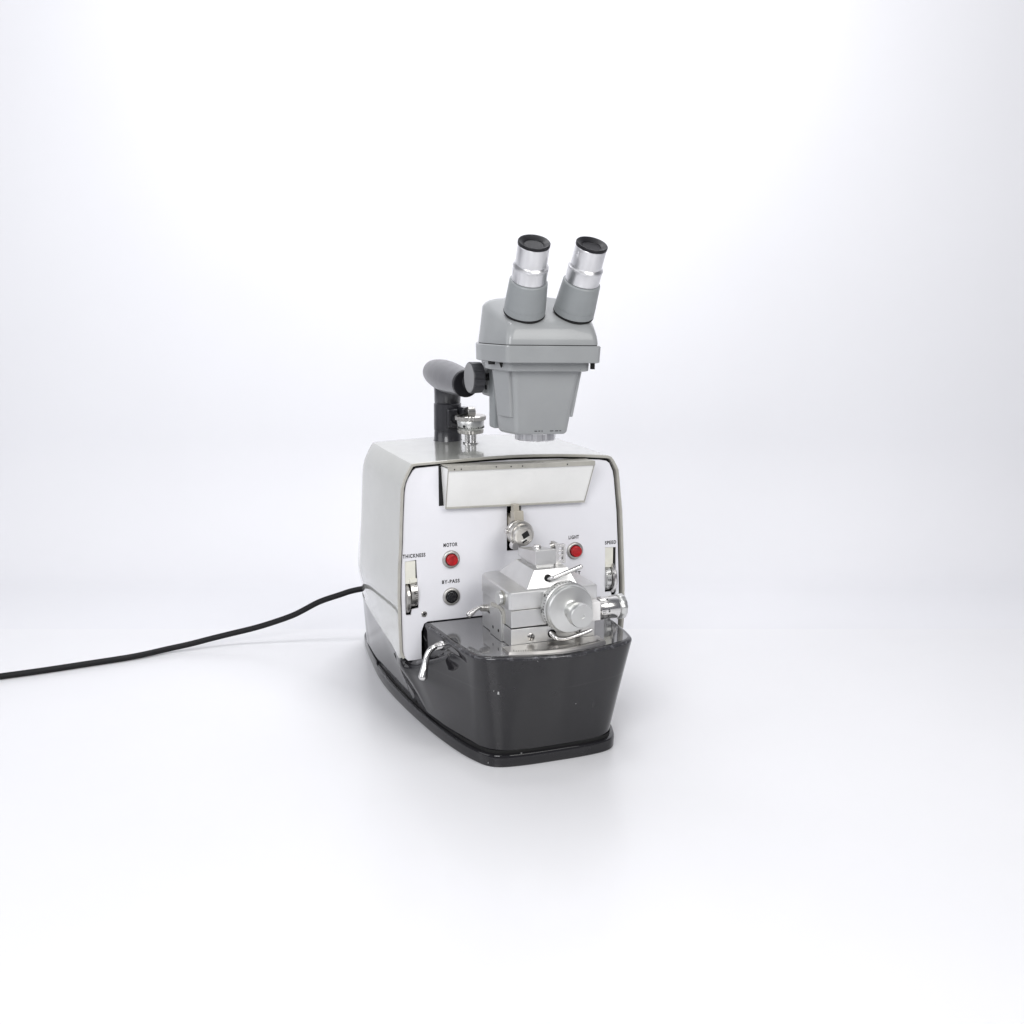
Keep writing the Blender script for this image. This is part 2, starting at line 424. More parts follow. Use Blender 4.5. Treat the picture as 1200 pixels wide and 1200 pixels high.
text('dial_numeral', '10', 126.6, -4.0, 165.5, 3.0, 'ink', sp); text('dial_numeral', '15', 126.6, -5.0, 157.5, 3.0, 'ink', sp); text('dial_numeral', '20', 126.6, -4.0, 149.5, 3.0, 'ink', sp)

# buttons
def button(x, z, mat, out, label):
    b = MB(); b.lathe((x,0,z), (0,-1,0), [(-1,10.6),(1.2,10.6),(2.2,10),(2.8,8.8),(2.8,7.6),(1.2,7.4)], 56)
    o = b.build('button_bushing', 'bush', mt, ang=35); o['label'] = label
    b = MB(); b.lathe((x,0,z), (0,-1,0), [(1.25,7.6),(1.3,7.55),(1.4,5)], 40); b.build('button_gap', 'gap', o)
    b = MB(); b.lathe((x,0,z), (0,-1,0), [(1.5,6.6),(out-1,6.6),(out-.3,6.2),(out,5.2),(out-.2,4.4),(out-.3,0.5)], 48); b.build('push_button', mat, o, ang=60)
button(-76, 201, 'red', 7.5, 'grey ring round the upper left red button')
button(-76, 156.5, 'glass', 3.6, 'grey ring round the black button')
button(81, 197.5, 'red', 8, 'grey ring round the right red button')
button(81, 153, 'red', 8, 'grey ring round the hidden lower right button')
text('thickness_lettering', 'THICKNESS', -120.4, 0, 209.2, 4.6, 'ink', panel, width=27)
text('motor_lettering', 'MOTOR', -76.4, 0, 218.3, 4.4, 'ink', panel, width=17)
text('bypass_lettering', 'BY-PASS', -76.4, 0, 174.6, 4.4, 'ink', panel, width=21.5)
text('light_lettering', 'LIGHT', 79.6, 0, 214.2, 4.4, 'ink', panel, width=13.5)
text('reset_lettering', 'RESET', 80, 0, 169.2, 4.4, 'ink', panel, width=18)
text('speed_lettering', 'SPEED', 128.6, 0, 203.5, 4.4, 'ink', panel, width=15)
# panel screws
def screw(par, o, d, r, mat='steel', h=1.2, cross=True, sp=0.4, root=(0,0,0), up=(0,0,1), name='screw'):
    o = Vector(o); d = Vector(d).normalized()
    b = MB(); b.lathe(o, d, [(-.5,r),(h*.5,r),(h,r*.8),(h*1.1,r*.3)], 28); s_ = b.build(name, mat, par, root)
    u = d.cross(Vector(up)).normalized(); w = d.cross(u)
    b = MB()
    for k, ax in enumerate((u+w*sp, w-u*sp) if cross else (u+w*sp,)):
        ax = ax.normalized(); px = d.cross(ax)
        c = o+d*(h*1.1)
        q = [c+ax*r*.75*i+px*r*.16*j+d*(.12+.05*k)*kk for kk in (0,1) for i, j in ((-1,-1),(1,-1),(1,1),(-1,1))]
        b.hexa(q[:4], q[4:])
    b.build(name+'_slot', 'gap', s_, root) if not par.parent else None
    return s_
screw(mt, (-109.4,0,138.6), (0,-1,0), 3.6)
# lamp hood
lx0, lx1 = -87, 93
def hexprof(b, pl, pr):
    b.rings([pl, pr]); return b
b = MB()
P = lambda x, dz=0, dx=0: [(x,0.5,310+dz),(x,-25,311+dz),(x,-26,308.6+dz),(x+dx,-7,263+dz),(x+dx,-5,261.2+dz),(x+dx,.5,262+dz)]
hexprof(b, P(lx0, 1, 3), P(lx1, -3.6, -3))
lamp = b.build('lamp_hood', 'foil', mt, bevel=.9, ang=25)
b = MB()
b.hexa([(lx0-.6,-1,312.4),(lx0-.6,-26.8,313.4),(lx1+.6,-26.8,308.8),(lx1+.6,-1,308)][::-1], [(lx0-.6,-1,313.8),(lx0-.6,-26.8,314.9),(lx1+.6,-26.8,310.4),(lx1+.6,-1,309.4)][::-1])
b.hexa([(lx0-.6,-26.9,314.9),(lx0-.6,-28,314.9),(lx1+.6,-28,310.4),(lx1+.6,-26.9,310.4)], [(lx0-.6,-26.9,309.5),(lx0-.6,-28,309.5),(lx1+.6,-28,305.2),(lx1+.6,-26.9,305.2)])
ls = b.build('hood_strip', 'rim', lamp, bevel=.3)
for x, z in ((-80,311.2),(-72,311.1),(-30,311.1),(-12,310.3),(2,310),(58,308.6)):
    b = MB(); b.lathe((x,-27.9,z), (0,-1,0), [(0,.9),(.5,.7)], 12); b.build('rivet', 'gap', lamp)
b = MB(); b.hexa([(lx0+3,-8.2,264.4),(lx1-3,-8.2,259.6),(lx1-3,-4,259.4),(lx0+3,-4,264.2)], [(lx0+3,-8.2,262.2),(lx1-3,-8.2,257.4),(lx1-3,-4,257.2),(lx0+3,-4,262)])
b.build('hood_lip', 'rim', lamp, bevel=.4)
for xa, xb in ((lx0, lx0+3), (lx1, lx1-3)):
    b = MB(); b.tube([(xa, -26.3, 309.5 if xa < 0 else 305), (xb, -7.4, 264 if xa < 0 else 259.4)], .55, 10, 2); b.build('hood_edge', 'rim', lamp)
b = MB(); b.box(-89.8, -70, -.4, 0.2, 265, 311.6); b.build('lamp_shade_patch', 'gap', panel)  # flat black patch proud of the panel, painting the darkness beside the lamp

# flank lever
b = MB(); b.lathe((-105,-56,117), (-1,-.12,-.05), [(-3,5.5),(3,5.5),(4,4.8),(9,4.2),(10,3.6)], 28)
lev = b.build('clamp_lever', 'chrome', mt)
b = MB(); b.tube([(-110,-57,117),(-118,-59,116.5),(-124,-60,111),(-128,-62,100),(-130.5,-64,92),(-132,-65,86),(-132.5,-65,83)], [3.2,3.2,3.4,3.6,4.6,5.4,3.2], 24)
b.build('lever_arm', 'chrome', lev)

# cutting arm and specimen chuck
b = MB(); b.box(-5, 4.5, -14, 22, 236, 246); b.box(-6.5, 5.5, -24, -12, 236, 256, Matrix.Rotation(math.radians(-8), 3, 'X'))
b.box(-5.5, 1.5, -20, -10, 254, 264, Matrix.Rotation(math.radians(-8), 3, 'X')); b.box(-4,7,-20,25,216,238)
arm = b.build('cutting_arm', 'beige', mt, bevel=.8)
ax = Vector((.05,-1,-.08)).normalized(); o0 = Vector((-3,-22,233.5))
b = MB(); b.lathe(o0, ax, [(0,10),(.4,13.6),(5.4,13.9),(6,13.2),(6.2,11),(9,11),(9.2,14.2),(10,14.9),(14.4,14.9),(15.4,14.2),(15.6,12.8),(20.5,12.8),(22.2,11.6),(22.4,10.2),(21.8,10),(21.8,1)], 64)
chuck = b.build('specimen_chuck', 'steel', arm, ang=28)
b = MB(); rt = Matrix.Rotation(math.radians(-28), 3, 'Y')
c = o0+ax*21.8
b.box(c.x-2.2, c.x+6, c.y-.35, c.y+1, c.z-3, c.z+6.6, rt, tuple(c)); b.box(c.x-5.6, c.x+.2, c.y-.35, c.y+1, c.z-6.6, c.z-4.4, rt, tuple(c))
b.build('chuck_socket', 'gap', arm)
b = MB(); b.box(c.x-6.4, c.x+1, c.y-1.0, c.y+1, c.z-4.3, c.z-2.9, rt, tuple(c)); b.build('chuck_jaw', 'aludisc', arm, bevel=.2)
b = MB(); b.lathe((-15,-29,236), (-1,-.1,0), [(0,1.8),(2,1.8),(2.2,3.0),(5,3.0),(5.4,2.4)], 20); b.build('chuck_screw', 'chrome', arm)
b = MB(); b.lathe((-10,-30,219),(0,-1,0),[(0,5),(8,4.5)],20); b.build('chuck_pin', 'chrome', arm)

# micrometer dial on top of the hood
zt = 318.6
b = MB()
for dx in (-4.2, 4.2): b.lathe((-16+dx, 98, zt-1), (0,0,1), [(0,3.1),(22,3.1)], 24)
b.lathe((-16,98,zt-1), (0,0,1), [(0,9.5),(3,9.5),(3.5,8.8)], 40)
td = b.build('top_dial', 'chrome', mt)
b = MB(); b.lathe((-16,98,zt+12), (0,0,1), [(0,8),(1,12.5),(2,13.5),(7,14.6)], 64); b.build('lower_collar', 'aludisc', td, ang=40)
b = MB(); b.lathe((-16,98,zt+17.8), (0,0,1), [(0,15),(1,15.6),(11,17),(12,16.4)], 64); b.build('dial_drum', 'aludisc', td, ang=40)
b = MB(); b.lathe((-16,98,zt+29.6), (0,0,1), [(0,17.4),(.6,18.6),(5,18.8),(5.8,17.6),(4.8,12)], 96, rfun=lambda t,h: 1+.014*math.copysign(1, math.sin(t*40))); b.build('knurled_ring', 'steel', td, ang=20)
b = MB(); b.lathe((-16,98,zt+13.5), (0,0,1), [(0,14.5),(.4,15.4),(4,15.9),(4.4,15)], 96, rfun=lambda t,h: 1+.012*math.copysign(1, math.sin(t*40))); b.build('knurled_ring', 'steel', td, ang=20)
b = MB(); b.lathe((-16-5,98,zt+39.5), (1,0,0), [(0,5.6),(1,6.4),(9,6.4),(10,5.6)], 32); b.box(-20,-12,92.5,103.5,zt+32,zt+39.5); b.build('crank_lug', 'steel', td)
b = MB(); b.tube([(-21,96,zt+38),(-27,96,zt+36.5),(-31,97,zt+36)], 1.7, 12); b.build('crank_arm', 'gap', td)
b = MB(); b.lathe((-16+16.4*math.sin(math.radians(-48)), 98-16.4*math.cos(math.radians(-48)), zt+23.5), (math.sin(math.radians(-48)),-math.cos(math.radians(-48)),0), [(-.6,1.7),(.4,1.6)], 20)
for i in range(22):
    a = math.radians(-80+i*8); h = 2.2 if i % 4 == 0 else 1.1
    c = Vector((-16+16.4*math.sin(a), 98-16.4*math.cos(a), zt+20.3+h/2))
    b.box(c.x-.2, c.x+.2, c.y-.5, c.y+.5, c.z-h/2, c.z+h/2, Matrix.Rotation(a, 3, 'Z'))
b.build('drum_marks', 'ink', td)

# power cord
cord_pts = [(-55,338,74),(-80,352,77),(-102,360,74),(-122,365,68),(-150,374,58),(-182,382,41.5),(-212,389,31),(-240,396,23),(-270,400,17.5),(-300,402,12.5),(-330,400,8.5),(-360,397,6),(-406,385,4.5),(-470,376,4.2),(-530,368,4.2),(-600,362,4.2),(-720,350,4.2),(-900,345,4.2)]
b = MB(); b.tube(cord_pts, 4.1, 20, 6); b.build('power_cord', 'cord', mt)
b = MB(); b.lathe((-50,336,73), (-1,.5,.1), [(-4,8),(8,8),(9,7),(20,5)], 24); b.build('cord_grommet', 'black', mt)

# ============================================================ KNIFE STAGE
SR = (0,-84,128.2)
ks = empty('knife_stage', SR, 'bright machined aluminium knife stage with large disc knob, standing on the dark base', 'knife stage')
B_ = lambda: MB()
b = B_(); b.box(-50,50,-125,-34,128.6,148.6); l1 = b.build('lower_slide', 'alu', ks, SR, bevel=.7)
b = B_(); b.box(-48.5,48,-122,-37,148.5,171); b.build('slide_gap', 'gap', ks, SR)
b = B_(); b.box(-49.6,50,-124.6,-34.4,150,169.3); l2 = b.build('middle_slide', 'alu', ks, SR, bevel=.7)
# upper slide, rounded vertical corners
def rrect(x0, x1, y0, y1, rs, z):
    out = []
    for (cx_, cy_, a0), r in zip(((x0, y0, 180), (x1, y0, 270), (x1, y1, 0), (x0, y1, 90)), rs):
        sx = 1 if cx_ == x0 else -1; sy = 1 if cy_ == y0 else -1
        for k in range(7):
            a = math.radians(a0+90*k/6); out.append((cx_+sx*r+r*math.cos(a), cy_+sy*r+r*math.sin(a), z))
    return out
b = B_(); rs = (3.5, 2, 3, 14)
b.rings([rrect(-52,52,-126,-28,rs,170.4), rrect(-52.4,52.2,-126.4,-28,rs,171.2), rrect(-52.4,52.2,-126.4,-28,rs,188.8), rrect(-51.4,51.2,-125.4,-29,rs,190)])
l3 = b.build('upper_slide', 'alu', ks, SR, ang=28)
b = B_(); b.hexa([(-29,-118,189.8),(32,-118,189.8),(32,-32,189.8),(-29,-32,189.8)], [(-16.5,-108,208.2),(24,-108,208.2),(24,-54,208.2),(-16.5,-54,208.2)])
py = b.build('knife_wedge', 'alu', ks, SR, bevel=.6)
b = B_(); b.hexa([(-10.5,-101,208),(10,-101,208),(10,-54,208),(-10.5,-54,208)], [(-12,-101.5,214),(11.5,-101.5,214),(11.5,-54,214),(-12,-54,214)])
b.hexa([(-13,-104,212),(12,-104,212),(12,-52,212),(-13,-52,212)], [(-13,-104,228.5),(12,-104,228.5),(12,-52,221),(-13,-52,221)])
kh = b.build('knife_holder', 'alu', ks, SR, bevel=.5)
b = B_(); b.lathe((-1,-80,224), (0,0,1), [(0,4.4),(3.6,4.6),(5,3.9),(5.6,1.5)], 32); b.build('holder_screw', 'chrome', kh, SR)
b = B_(); b.box(16,20,-92,-78,208,232); b.box(20,29,-90,-84,226.5,229.5); b.box(26.5,29.5,-90,-84,208,226); b.box(19,27.5,-89,-85,208,212); b.box(19,27.5,-89,-85,215,218)
b.box(19,27.5,-89,-85,221,223)
b.build('knife_clamp', 'chrome', kh, SR, bevel=.5)
b = B_(); b.lathe((14,-84,228), (1,-.3,.3), [(-1,3),(4,3)], 20); b.build('clamp_screw', 'steel', kh, SR)
# rod lever on the wedge
b = B_(); b.lathe((-2,-113.5,199), (-.1,-1,.05), [(-2,4.2),(1.2,4.2),(1.3,3.4)], 28); rl = b.build('lever_socket', 'gap', ks, SR)
b = B_(); b.tube([(-2.5,-112,198.3),(1,-120,200.6),(9,-123.5,204.4),(17,-127,208.2),(25,-130.5,212),(29.6,-132.5,214.2),(30.6,-133,214.7)], [2.2,2.4,2.4,2.5,2.7,2.8,1.4], 20); b.build('clamping_rod', 'chrome', ks, SR)
# left side bracket with two holes
b = B_()
def prism_x(b, x0, x1, pts): b.rings([[(x0, y, z) for y, z in pts], [(x1, y, z) for y, z in pts]]); return b
prism_x(b, -52.6, -49, [(-101,128.6),(-66,128.6),(-66,160),(-90,163.5),(-97,162.4),(-101,158.6)])
br = b.build('side_bracket', 'alu', ks, SR, bevel=.4)
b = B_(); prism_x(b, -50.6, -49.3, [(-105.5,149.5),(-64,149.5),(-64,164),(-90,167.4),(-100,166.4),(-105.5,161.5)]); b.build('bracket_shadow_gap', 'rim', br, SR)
b = B_()
for y, z in ((-76,138.5),(-93,139)): b.lathe((-52.5,y,z), (-1,0,0), [(-.5,1.9),(.25,1.9)], 20)
b.build('bracket_holes', 'gap', br, SR)
# round side knob
b = B_(); b.lathe((-52,-104.5,179.5), (-1,0,0), [(-1,6),(1.8,6),(1.9,7.4),(2.4,7.8),(5.2,7.8),(5.9,7.2),(5.7,.6)], 40); b.build('side_knob', 'aludisc', ks, SR)
b = B_(); b.lathe((-49,-104.5,179.5), (-1,0,0), [(0,8.6),(3.7,8.6)], 40); b.build('side_knob_seat', 'rim', ks, SR)
# left paddle lever
b = B_(); b.tube([(-48,-50,153),(-55,-50,153.6),(-58,-51,153)], [4.2,4,3.2], 18); b.build('lever_pivot', 'steel', ks, SR)
b = B_(); b.tube([(-52,-50,155),(-58,-51,155.6),(-64,-52,153.6),(-69,-53,151),(-73.5,-54,149),(-75.5,-54.5,148.4)], [1.9,2,2.6,3.5,3.9,2], 20); b.build('paddle_lever', 'chrome', ks, SR)
# big disc knob
ko = Vector((11.5,-126,170.5)); kd = Vector((0.02,-1,0))
b = B_(); b.lathe(ko, kd, [(-1,26),(.5,27.8),(11,28.2),(12,27.2)], 96); dk = b.build('disc_knob', 'aludisc', ks, SR, ang=28)
b = B_(); b.lathe(ko, kd, [(11.5,24),(12.6,25.4),(14,26.8),(17,26.8),(19,26.3),(20,25.4),(20.4,24),(20.6,12),(22,9.4),(26,8.2),(31,8.6),(34.5,10.8),(36,12.6),(37,13.2),(46.5,13.2),(47.5,12.6),(47.6,2.8),(46.6,2.6),(46.6,.3)], 96); b.build('knob_disc', 'aludisc', dk, SR, ang=32)
b = B_()
for i in range(50):
    a = 2*math.pi*i/50; l = 5 if i % 5 == 0 else 2.6
    c = ko+Vector((math.cos(a)*28.05, -10.8+l/2, math.sin(a)*28.05))
    b.box(c.x-.3, c.x+.3, c.y-l/2, c.y+l/2, c.z-.25, c.z+.25, Matrix.Rotation(-a, 3, 'Y'))
b.build('knob_graduation', 'ink', dk, SR)
for i, dgt in enumerate('0987654321'):
    a = 2*math.pi*i/10+.1
    if math.cos(a) < .3:
        text('knob_numeral', dgt, ko.x+28.2*math.cos(a), ko.y-4, ko.z+28.2*math.sin(a), 3.6, 'ink', dk, SR, rot=Matrix.Rotation(-a, 3, 'Y') @ Matrix.Rotation(math.radians(90), 3, 'Z'))
b = B_(); b.box(34,50.5,-139,-125.5,152.5,173.5); b.build('spindle_block', 'white', ks, SR, bevel=.8)
# micrometer barrel to the right
bo = Vector((49,-110,157))
b = B_(); b.lathe(bo, (1,0,0), [(-2,10),(11,10)], 48); mb_ = b.build('micrometer_sleeve', 'chrome', ks, SR)
b = B_(); b.lathe(bo+Vector((11,0,0)), (1,0,0), [(-.4,10.2),(0,12.2),(1,12.8),(23,12.8),(24,12.4)], 64); b.build('micrometer_thimble', 'chrome', mb_, SR)
b = B_(); b.lathe(bo+Vector((35,0,0)), (1,0,0), [(-.5,12),(0,13.4),(1,14),(7,14),(8.4,12.6)], 48, rfun=lambda t,h: 1+.03*math.sin(t*12)); b.build('micrometer_cap', 'aludisc', mb_, SR, ang=50)
b = B_()
for i in range(36):
    a = math.radians(i*10); l = 4 if i % 5 == 0 else 2.2
    c = bo+Vector((12+l/2, -12.8*math.cos(a), 12.8*math.sin(a)))
    b.box(c.x-l/2, c.x+l/2, c.y-.2, c.y+.2, c.z-.22, c.z+.22, Matrix.Rotation(-a, 3, 'X'))
b.box(bo.x, bo.x+11, bo.y-10.2, bo.y-9.9, bo.z-.2, bo.z+.2)
b.build('thimble_graduation', 'ink', mb_, SR)
for a, t_ in ((-30,'1'),(0,'2'),(30,'3'),(60,'4')):
    r_ = math.radians(a)
    text('thimble_numeral', t_, bo.x+20, bo.y-12.9*math.cos(r_), bo.z+12.9*math.sin(r_), 3.4, 'ink', mb_, SR, rot=Matrix.Rotation(-r_, 3, 'X'))
# front screws, bottom lever
def kscrew(x, y, z, r):
    b = B_(); b.lathe((x,y,z), (0,-1,0), [(-.5,r),(.7,r),(1.3,r*.75),(1.5,r*.2)], 28); s_ = b.build('screw', 'steel', ks, SR)
    b = B_()
    for k, a in enumerate((20, 110)):
        b.box(x-r*.85, x+r*.85, y-1.75-.03*k, y-.9, z-.45, z+.45, Matrix.Rotation(math.radians(a), 3, 'Y'))
    b.build('screw_slot', 'gap', s_, SR)
kscrew(-27, -125, 138, 4.4); kscrew(30, -125, 136.5, 4.2)
b = B_(); b.lathe((-2,-125,139), (0,-1,0), [(-1,4.8),(.6,4.8)], 28); b.build('lever_socket', 'gap', ks, SR)
b = B_(); b.tube([(-3,-124,140),(-2.5,-130,139),(0,-135,136.5),(8,-137,135.4),(20,-138,137.5),(32,-138,140),(40,-138,142.5)], [3,3,2.8,2.4,2.2,2.4,1.8], 20); b.build('lock_lever', 'chrome', ks, SR)
# curved tilt scale lying in front of the slide
def arc_pts(r, z, n=24, xc=-4, yc=0):
    return [(xc+r*math.sin(math.radians(a)), yc-r*math.cos(math.radians(a)), z) for a in [-21+42*i/n for i in range(n+1)]]
b = B_(); out = arc_pts(160, 128.3, yc=2); inn = [(p[0], -126, 128.3) for p in out][::-1]
out2 = arc_pts(159, 131, yc=2); inn2 = [(p[0], -126, 131.0) for p in out2][::-1]
b.hexa(out+inn, out2+inn2); sc = b.build('tilt_scale', 'steel', ks, SR, ang=30)
b = B_()
for i in range(41):
    a = math.radians(-19+38*i/40); l = 5 if i % 5 == 0 else 3
    r = 156-l/2; c = Vector((-4+r*math.sin(a), 2-r*math.cos(a), 131.15))
    b.box(c.x-.3, c.x+.3, c.y-l/2, c.y+l/2, c.z-.1, c.z+.1, Matrix.Rotation(a, 3, 'Z'))
b.build('scale_graduation', 'ink', sc, SR)

# ============================================================ MICROSCOPE
MR = (-33,135,318)
mi = empty('binocular_microscope', MR, 'grey binocular stereo microscope on a dark arm and post above the microtome', 'microscope')
b = MB(); b.lathe((-33,135,317.5), (0,0,1), [(0,18.4),(1,18.4),(3,17.2),(15,16.8),(15.6,16)], 56); b.build('post_base', 'armdark', mi, MR)
b = MB(); b.lathe((-33,135,332), (0,0,1), [(0,16.2),(.6,17.2),(33,17),(34,16)], 48); post = b.build('post', 'armdark', mi, MR)
b = MB(); b.box(-24,-12,108,124,335,362, Matrix.Rotation(math.radians(12),3,'Z')); b.box(-40,-26,114,122,336,360); b.build('clamp_block', 'armdark', post, MR, bevel=2.5, seg=4)
b = MB(); b.lathe((-30,112,348), (.3,-1,0), [(-2,5.5),(5,5.5),(6,4.6)], 24); b.lathe((-16,116,358), (.3,-1,0), [(0,3.2),(4,3.2)], 16); b.build('clamp_screw', 'black', post, MR)
b = MB(); b.lathe((-33,135,366), (0,0,1), [(0,15.6),(1,16.2),(14,16.4),(26,17)], 48); b.build('post_neck', 'armdark', mi, MR)
b = MB()
axp = [(188,1),(187.5,5),(185.5,8.5),(181,12),(174,14.6),(164,16.4),(150,17.8),(132,19),(112,19.3),(92,18.8),(74,18),(56,17),(42,16.2),(36,15.8)]
R_ = []
for y, r in axp:
    t = (188-y)/140; cx_ = -37-7*t; cz_ = 401-1.0*t
    R_.append([(cx_+r*math.cos(a), y, cz_+r*math.sin(a)) for a in [2*math.pi*k/56 for k in range(56)]])
b.rings(R_); b.build('support_arm', 'arm', mi, MR, ang=60)
b = MB(); b.lathe((-44.6,36.5,399.8), (0,-1,0), [(0,14),(.5,15.6),(5,15.6),(6,14.6)], 48); b.tube([(-43,32,400),(-36,24,403),(-16,14,405)], [10,9,9], 24); b.build('arm_joint', 'black', mi, MR)

HX = Matrix.Translation((1.5,-58,352)) @ Matrix.Rotation(math.radians(-3), 4, 'Z') @ Matrix.Rotation(math.radians(-2), 4, 'X') @ Matrix.Rotation(math.radians(1.8), 4, 'Y')
H_ = lambda: MB(HX)
def hexring(fw, fy, sw, sy, bw, by, z, zslope=0, r=5, cxx=0, y2=None):
    """rounded hexagonal plan: front half width/y, side half width/y, back half width/y"""
    pts = [(-fw,fy),(fw,fy),(sw,sy),(sw,y2 if y2 is not None else sy+18),(bw,by),(-bw,by),(-sw,y2 if y2 is not None else sy+18),(-sw,sy)]
    out = []; n = len(pts)
    for i in range(n):
        p = Vector((*pts[i], 0)); a = Vector((*pts[i-1], 0)); c = Vector((*pts[(i+1) % n], 0))
        da = (a-p); dc = (c-p); rr = min(r, da.length*.45, dc.length*.45)
        p1 = p+da.normalized()*rr; p2 = p+dc.normalized()*rr
        for k in range(6):
            t = k/5; q = (1-t)**2*p1+2*t*(1-t)*p+t*t*p2
            out.append((q.x+cxx, q.y, z+zslope*(q.y)))
    return out
# lower body
b = H_(); 
b.rings([hexring(28,-22,34,2,28,32,1.0,r=6,cxx=2.5), hexring(30,-24,36,2,30,34,3.5,r=6,cxx=2.5), hexring(38.5,-42,46.5,-4,36,42,78,r=6,cxx=1)])
body = b.build('body', 'mic', mi, MR, ang=28)
# side cover plates
def side_plate(sgn):
    lo, hi = 20, 76
    def P(z, k, off):
        t = (z-3.5)/74.5
        fw, fy, sw, sy = 30+8.5*t, -24-18*t, 36+10.5*t, 2-6*t
        pf = Vector((fw, fy, 0)); ps = Vector((sw, sy, 0))
        d = (ps-pf); nn = Vector((d.y, -d.x, 0)).normalized()
        if nn.x < 0: nn = -nn
        q = pf.lerp(ps, k)+nn*off
        return (sgn*q.x+2.5-1.5*t, q.y, z)
    b = H_()
    b.hexa([P(lo,.16,-1),P(lo,.16,3.4),P(lo,1.1,3.4),P(lo,1.1,-1)], [P(hi,.16,-1),P(hi,.16,3.4),P(hi,1.1,3.4),P(hi,1.1,-1)])
    b.build('side_cover', 'mic', body, MR, bevel=1.0)
side_plate(-1); side_plate(1)
b = H_(); b.rings([hexring(43.5,-49,52,-7,42,46,71,r=6), hexring(45.5,-51,54,-8,44,47,72,r=6), hexring(46,-52,55,-8,44,47,83,r=6)]); b.build('body_flange', 'mic', body, MR, ang=28)
b = H_(); b.rings([hexring(51,-61,62,-12,48,50,80.6,r=5), hexring(52.6,-64,64.6,-12,50,52,81.4,r=5), hexring(53.2,-65,65.4,-12,51,53,98,r=5), hexring(52.4,-64,64.4,-12,50,52,99,r=5)])
belt = b.build('belt', 'mic', mi, MR, ang=24)
b = H_(); b.lathe((-57,-26,81), (0,0,-1), [(0,4),(3.5,3.6)], 14); b.build('belt_catch', 'gap', belt, MR)
b = H_(); b.lathe((-50,-37,81), (0,0,-1), [(0,4.4),(6.5,.5)], 3); b.build('belt_catch', 'gap', belt, MR)
b = H_(); b.box(47,50,-56,-50,74,81); b.build('belt_catch', 'gap', belt, MR)
b = H_(); b.rings([hexring(50.4,-61.3,62,-12,48,50,98.8,r=6), hexring(50.4,-61.3,62,-12,48,50,100,r=6)], False, False); b.build('belt_joint', 'gap', belt, MR)
# top shell
def shell(inset, z, sl, r=6):
    return hexring(51-inset, -62+inset, 62.6-inset*1.2, -12, 48-inset, 50-inset, z, sl, r=r+inset*.4)
def shell_top(inset, dz):
    base_r = hexring(51-inset, -62+inset, 62.6-inset*1.25, -12, 48-inset, 50-inset, 0, 0, r=6+inset*.4)
    out = []
    for x, y, _ in base_r:
        z = 130.0+max(min(y+45, 50), -30)*.38-abs(x)**2*.0016
        out.append((x, y, z+dz))
    return out
b = H_(); b.rings([shell(0,99.8,0), shell(.2,104,0), shell(1.0,111,.03), shell_top(3.2,-5.2), shell_top(5.4,-2.6), shell_top(8.5,-.9), shell_top(13,0), shell_top(26,.8), shell_top(40,1.2)])
top = b.build('top_shell', 'mic', mi, MR, ang=38)
# objective
b = H_(); b.lathe((3.5,0,2.4), (0,0,-1), [(0,20),(.2,22.6),(2,22.8),(2.2,22.8),(8.6,22.6),(9.6,21.6),(9.6,17),(8,16)], 96, rfun=lambda t,h: 1-(.055 if (.2 < h and math.sin(t*12) > .55) else 0)); ob = b.build('objective_ring', 'eyesteel', mi, MR, ang=25)
b = H_(); b.lathe((3.5,0,-5.4), (0,0,-1), [(0,17),(.8,12),(1,1)], 48); b.build('objective_lens', 'glass', ob, MR)
b = H_()
for x, w in ((-6,3),(-1.5,2),(2,1.5),(12,4),(18,3.5),(23,2)): b.box(x, x+w, -24.6, -24.0, 4.4, 5.2)
b.build('underside_marks', 'gap', body, MR)
# eyepieces
for sgn, px_, dvd in ((-1,-25.5,-2.9),(1,30.5,2.6)):
    tilt = math.radians(28.5); dv = math.radians(dvd)
    d = Vector((math.sin(dv), -math.sin(tilt), math.cos(tilt))).normalized()
    o = Vector((px_, -39, 134))
    K = lambda T: [(h*.915, q) for h, q in T]
    b = H_(); b.lathe(o, d, [(-6,19),(-1.2,22.3),(-.2,22.4)], 64); cl = b.build('tube_collar', 'gap', top, MR)
    b = H_(); b.lathe(o, d, K([(0,21.2),(.8,22.2),(8,22),(8.3,21.7),(8.6,22),(39.5,20.2),(40.6,19.4),(41,18.2),(41.2,17),(43,16.4)]), 72)
    cone = b.build('eyepiece_tube', 'cone', mi, MR, ang=24)
    if sgn < 0:
        fl = lambda t, h: 1-(.02 if (38.5 < h < 51.5 and abs((t*12/math.pi) % 2-1) < .12) else 0)
    else: fl = None
    b = H_(); b.lathe(o, d, K([(41,15),(41.2,17.6),(42,18.4),(56,18.4),(57.6,18.9),(59.5,18.7),(61,17),(62,16.3)]), 144, rfun=fl); b.build('diopter_ring', 'eyesteel', cone, MR, ang=25)
    b = H_(); b.lathe(o, d, K([(61,16.4),(62,16.6),(84.5,16.6),(85.2,16.3),(85,15.4),(70,15),(70,.5)]), 72); b.build('eyepiece_barrel', 'eyesteel', cone, MR, ang=25)
    b = H_(); b.lathe(o, d, K([(85,15),(85.2,16.9),(88.0,17),(88.8,16.4),(88.6,15.2),(85.8,10.5),(84,9.6),(80,9.2)])+[(74.2,.5)], 72); b.build('eyecup', 'black', cone, MR, ang=30)
    b = H_(); b.lathe(o, d, K([(81.4,8.9),(82.4,6),(82.8,.5)]), 48); b.build('eye_lens', 'glass', cone, MR, ang=60)
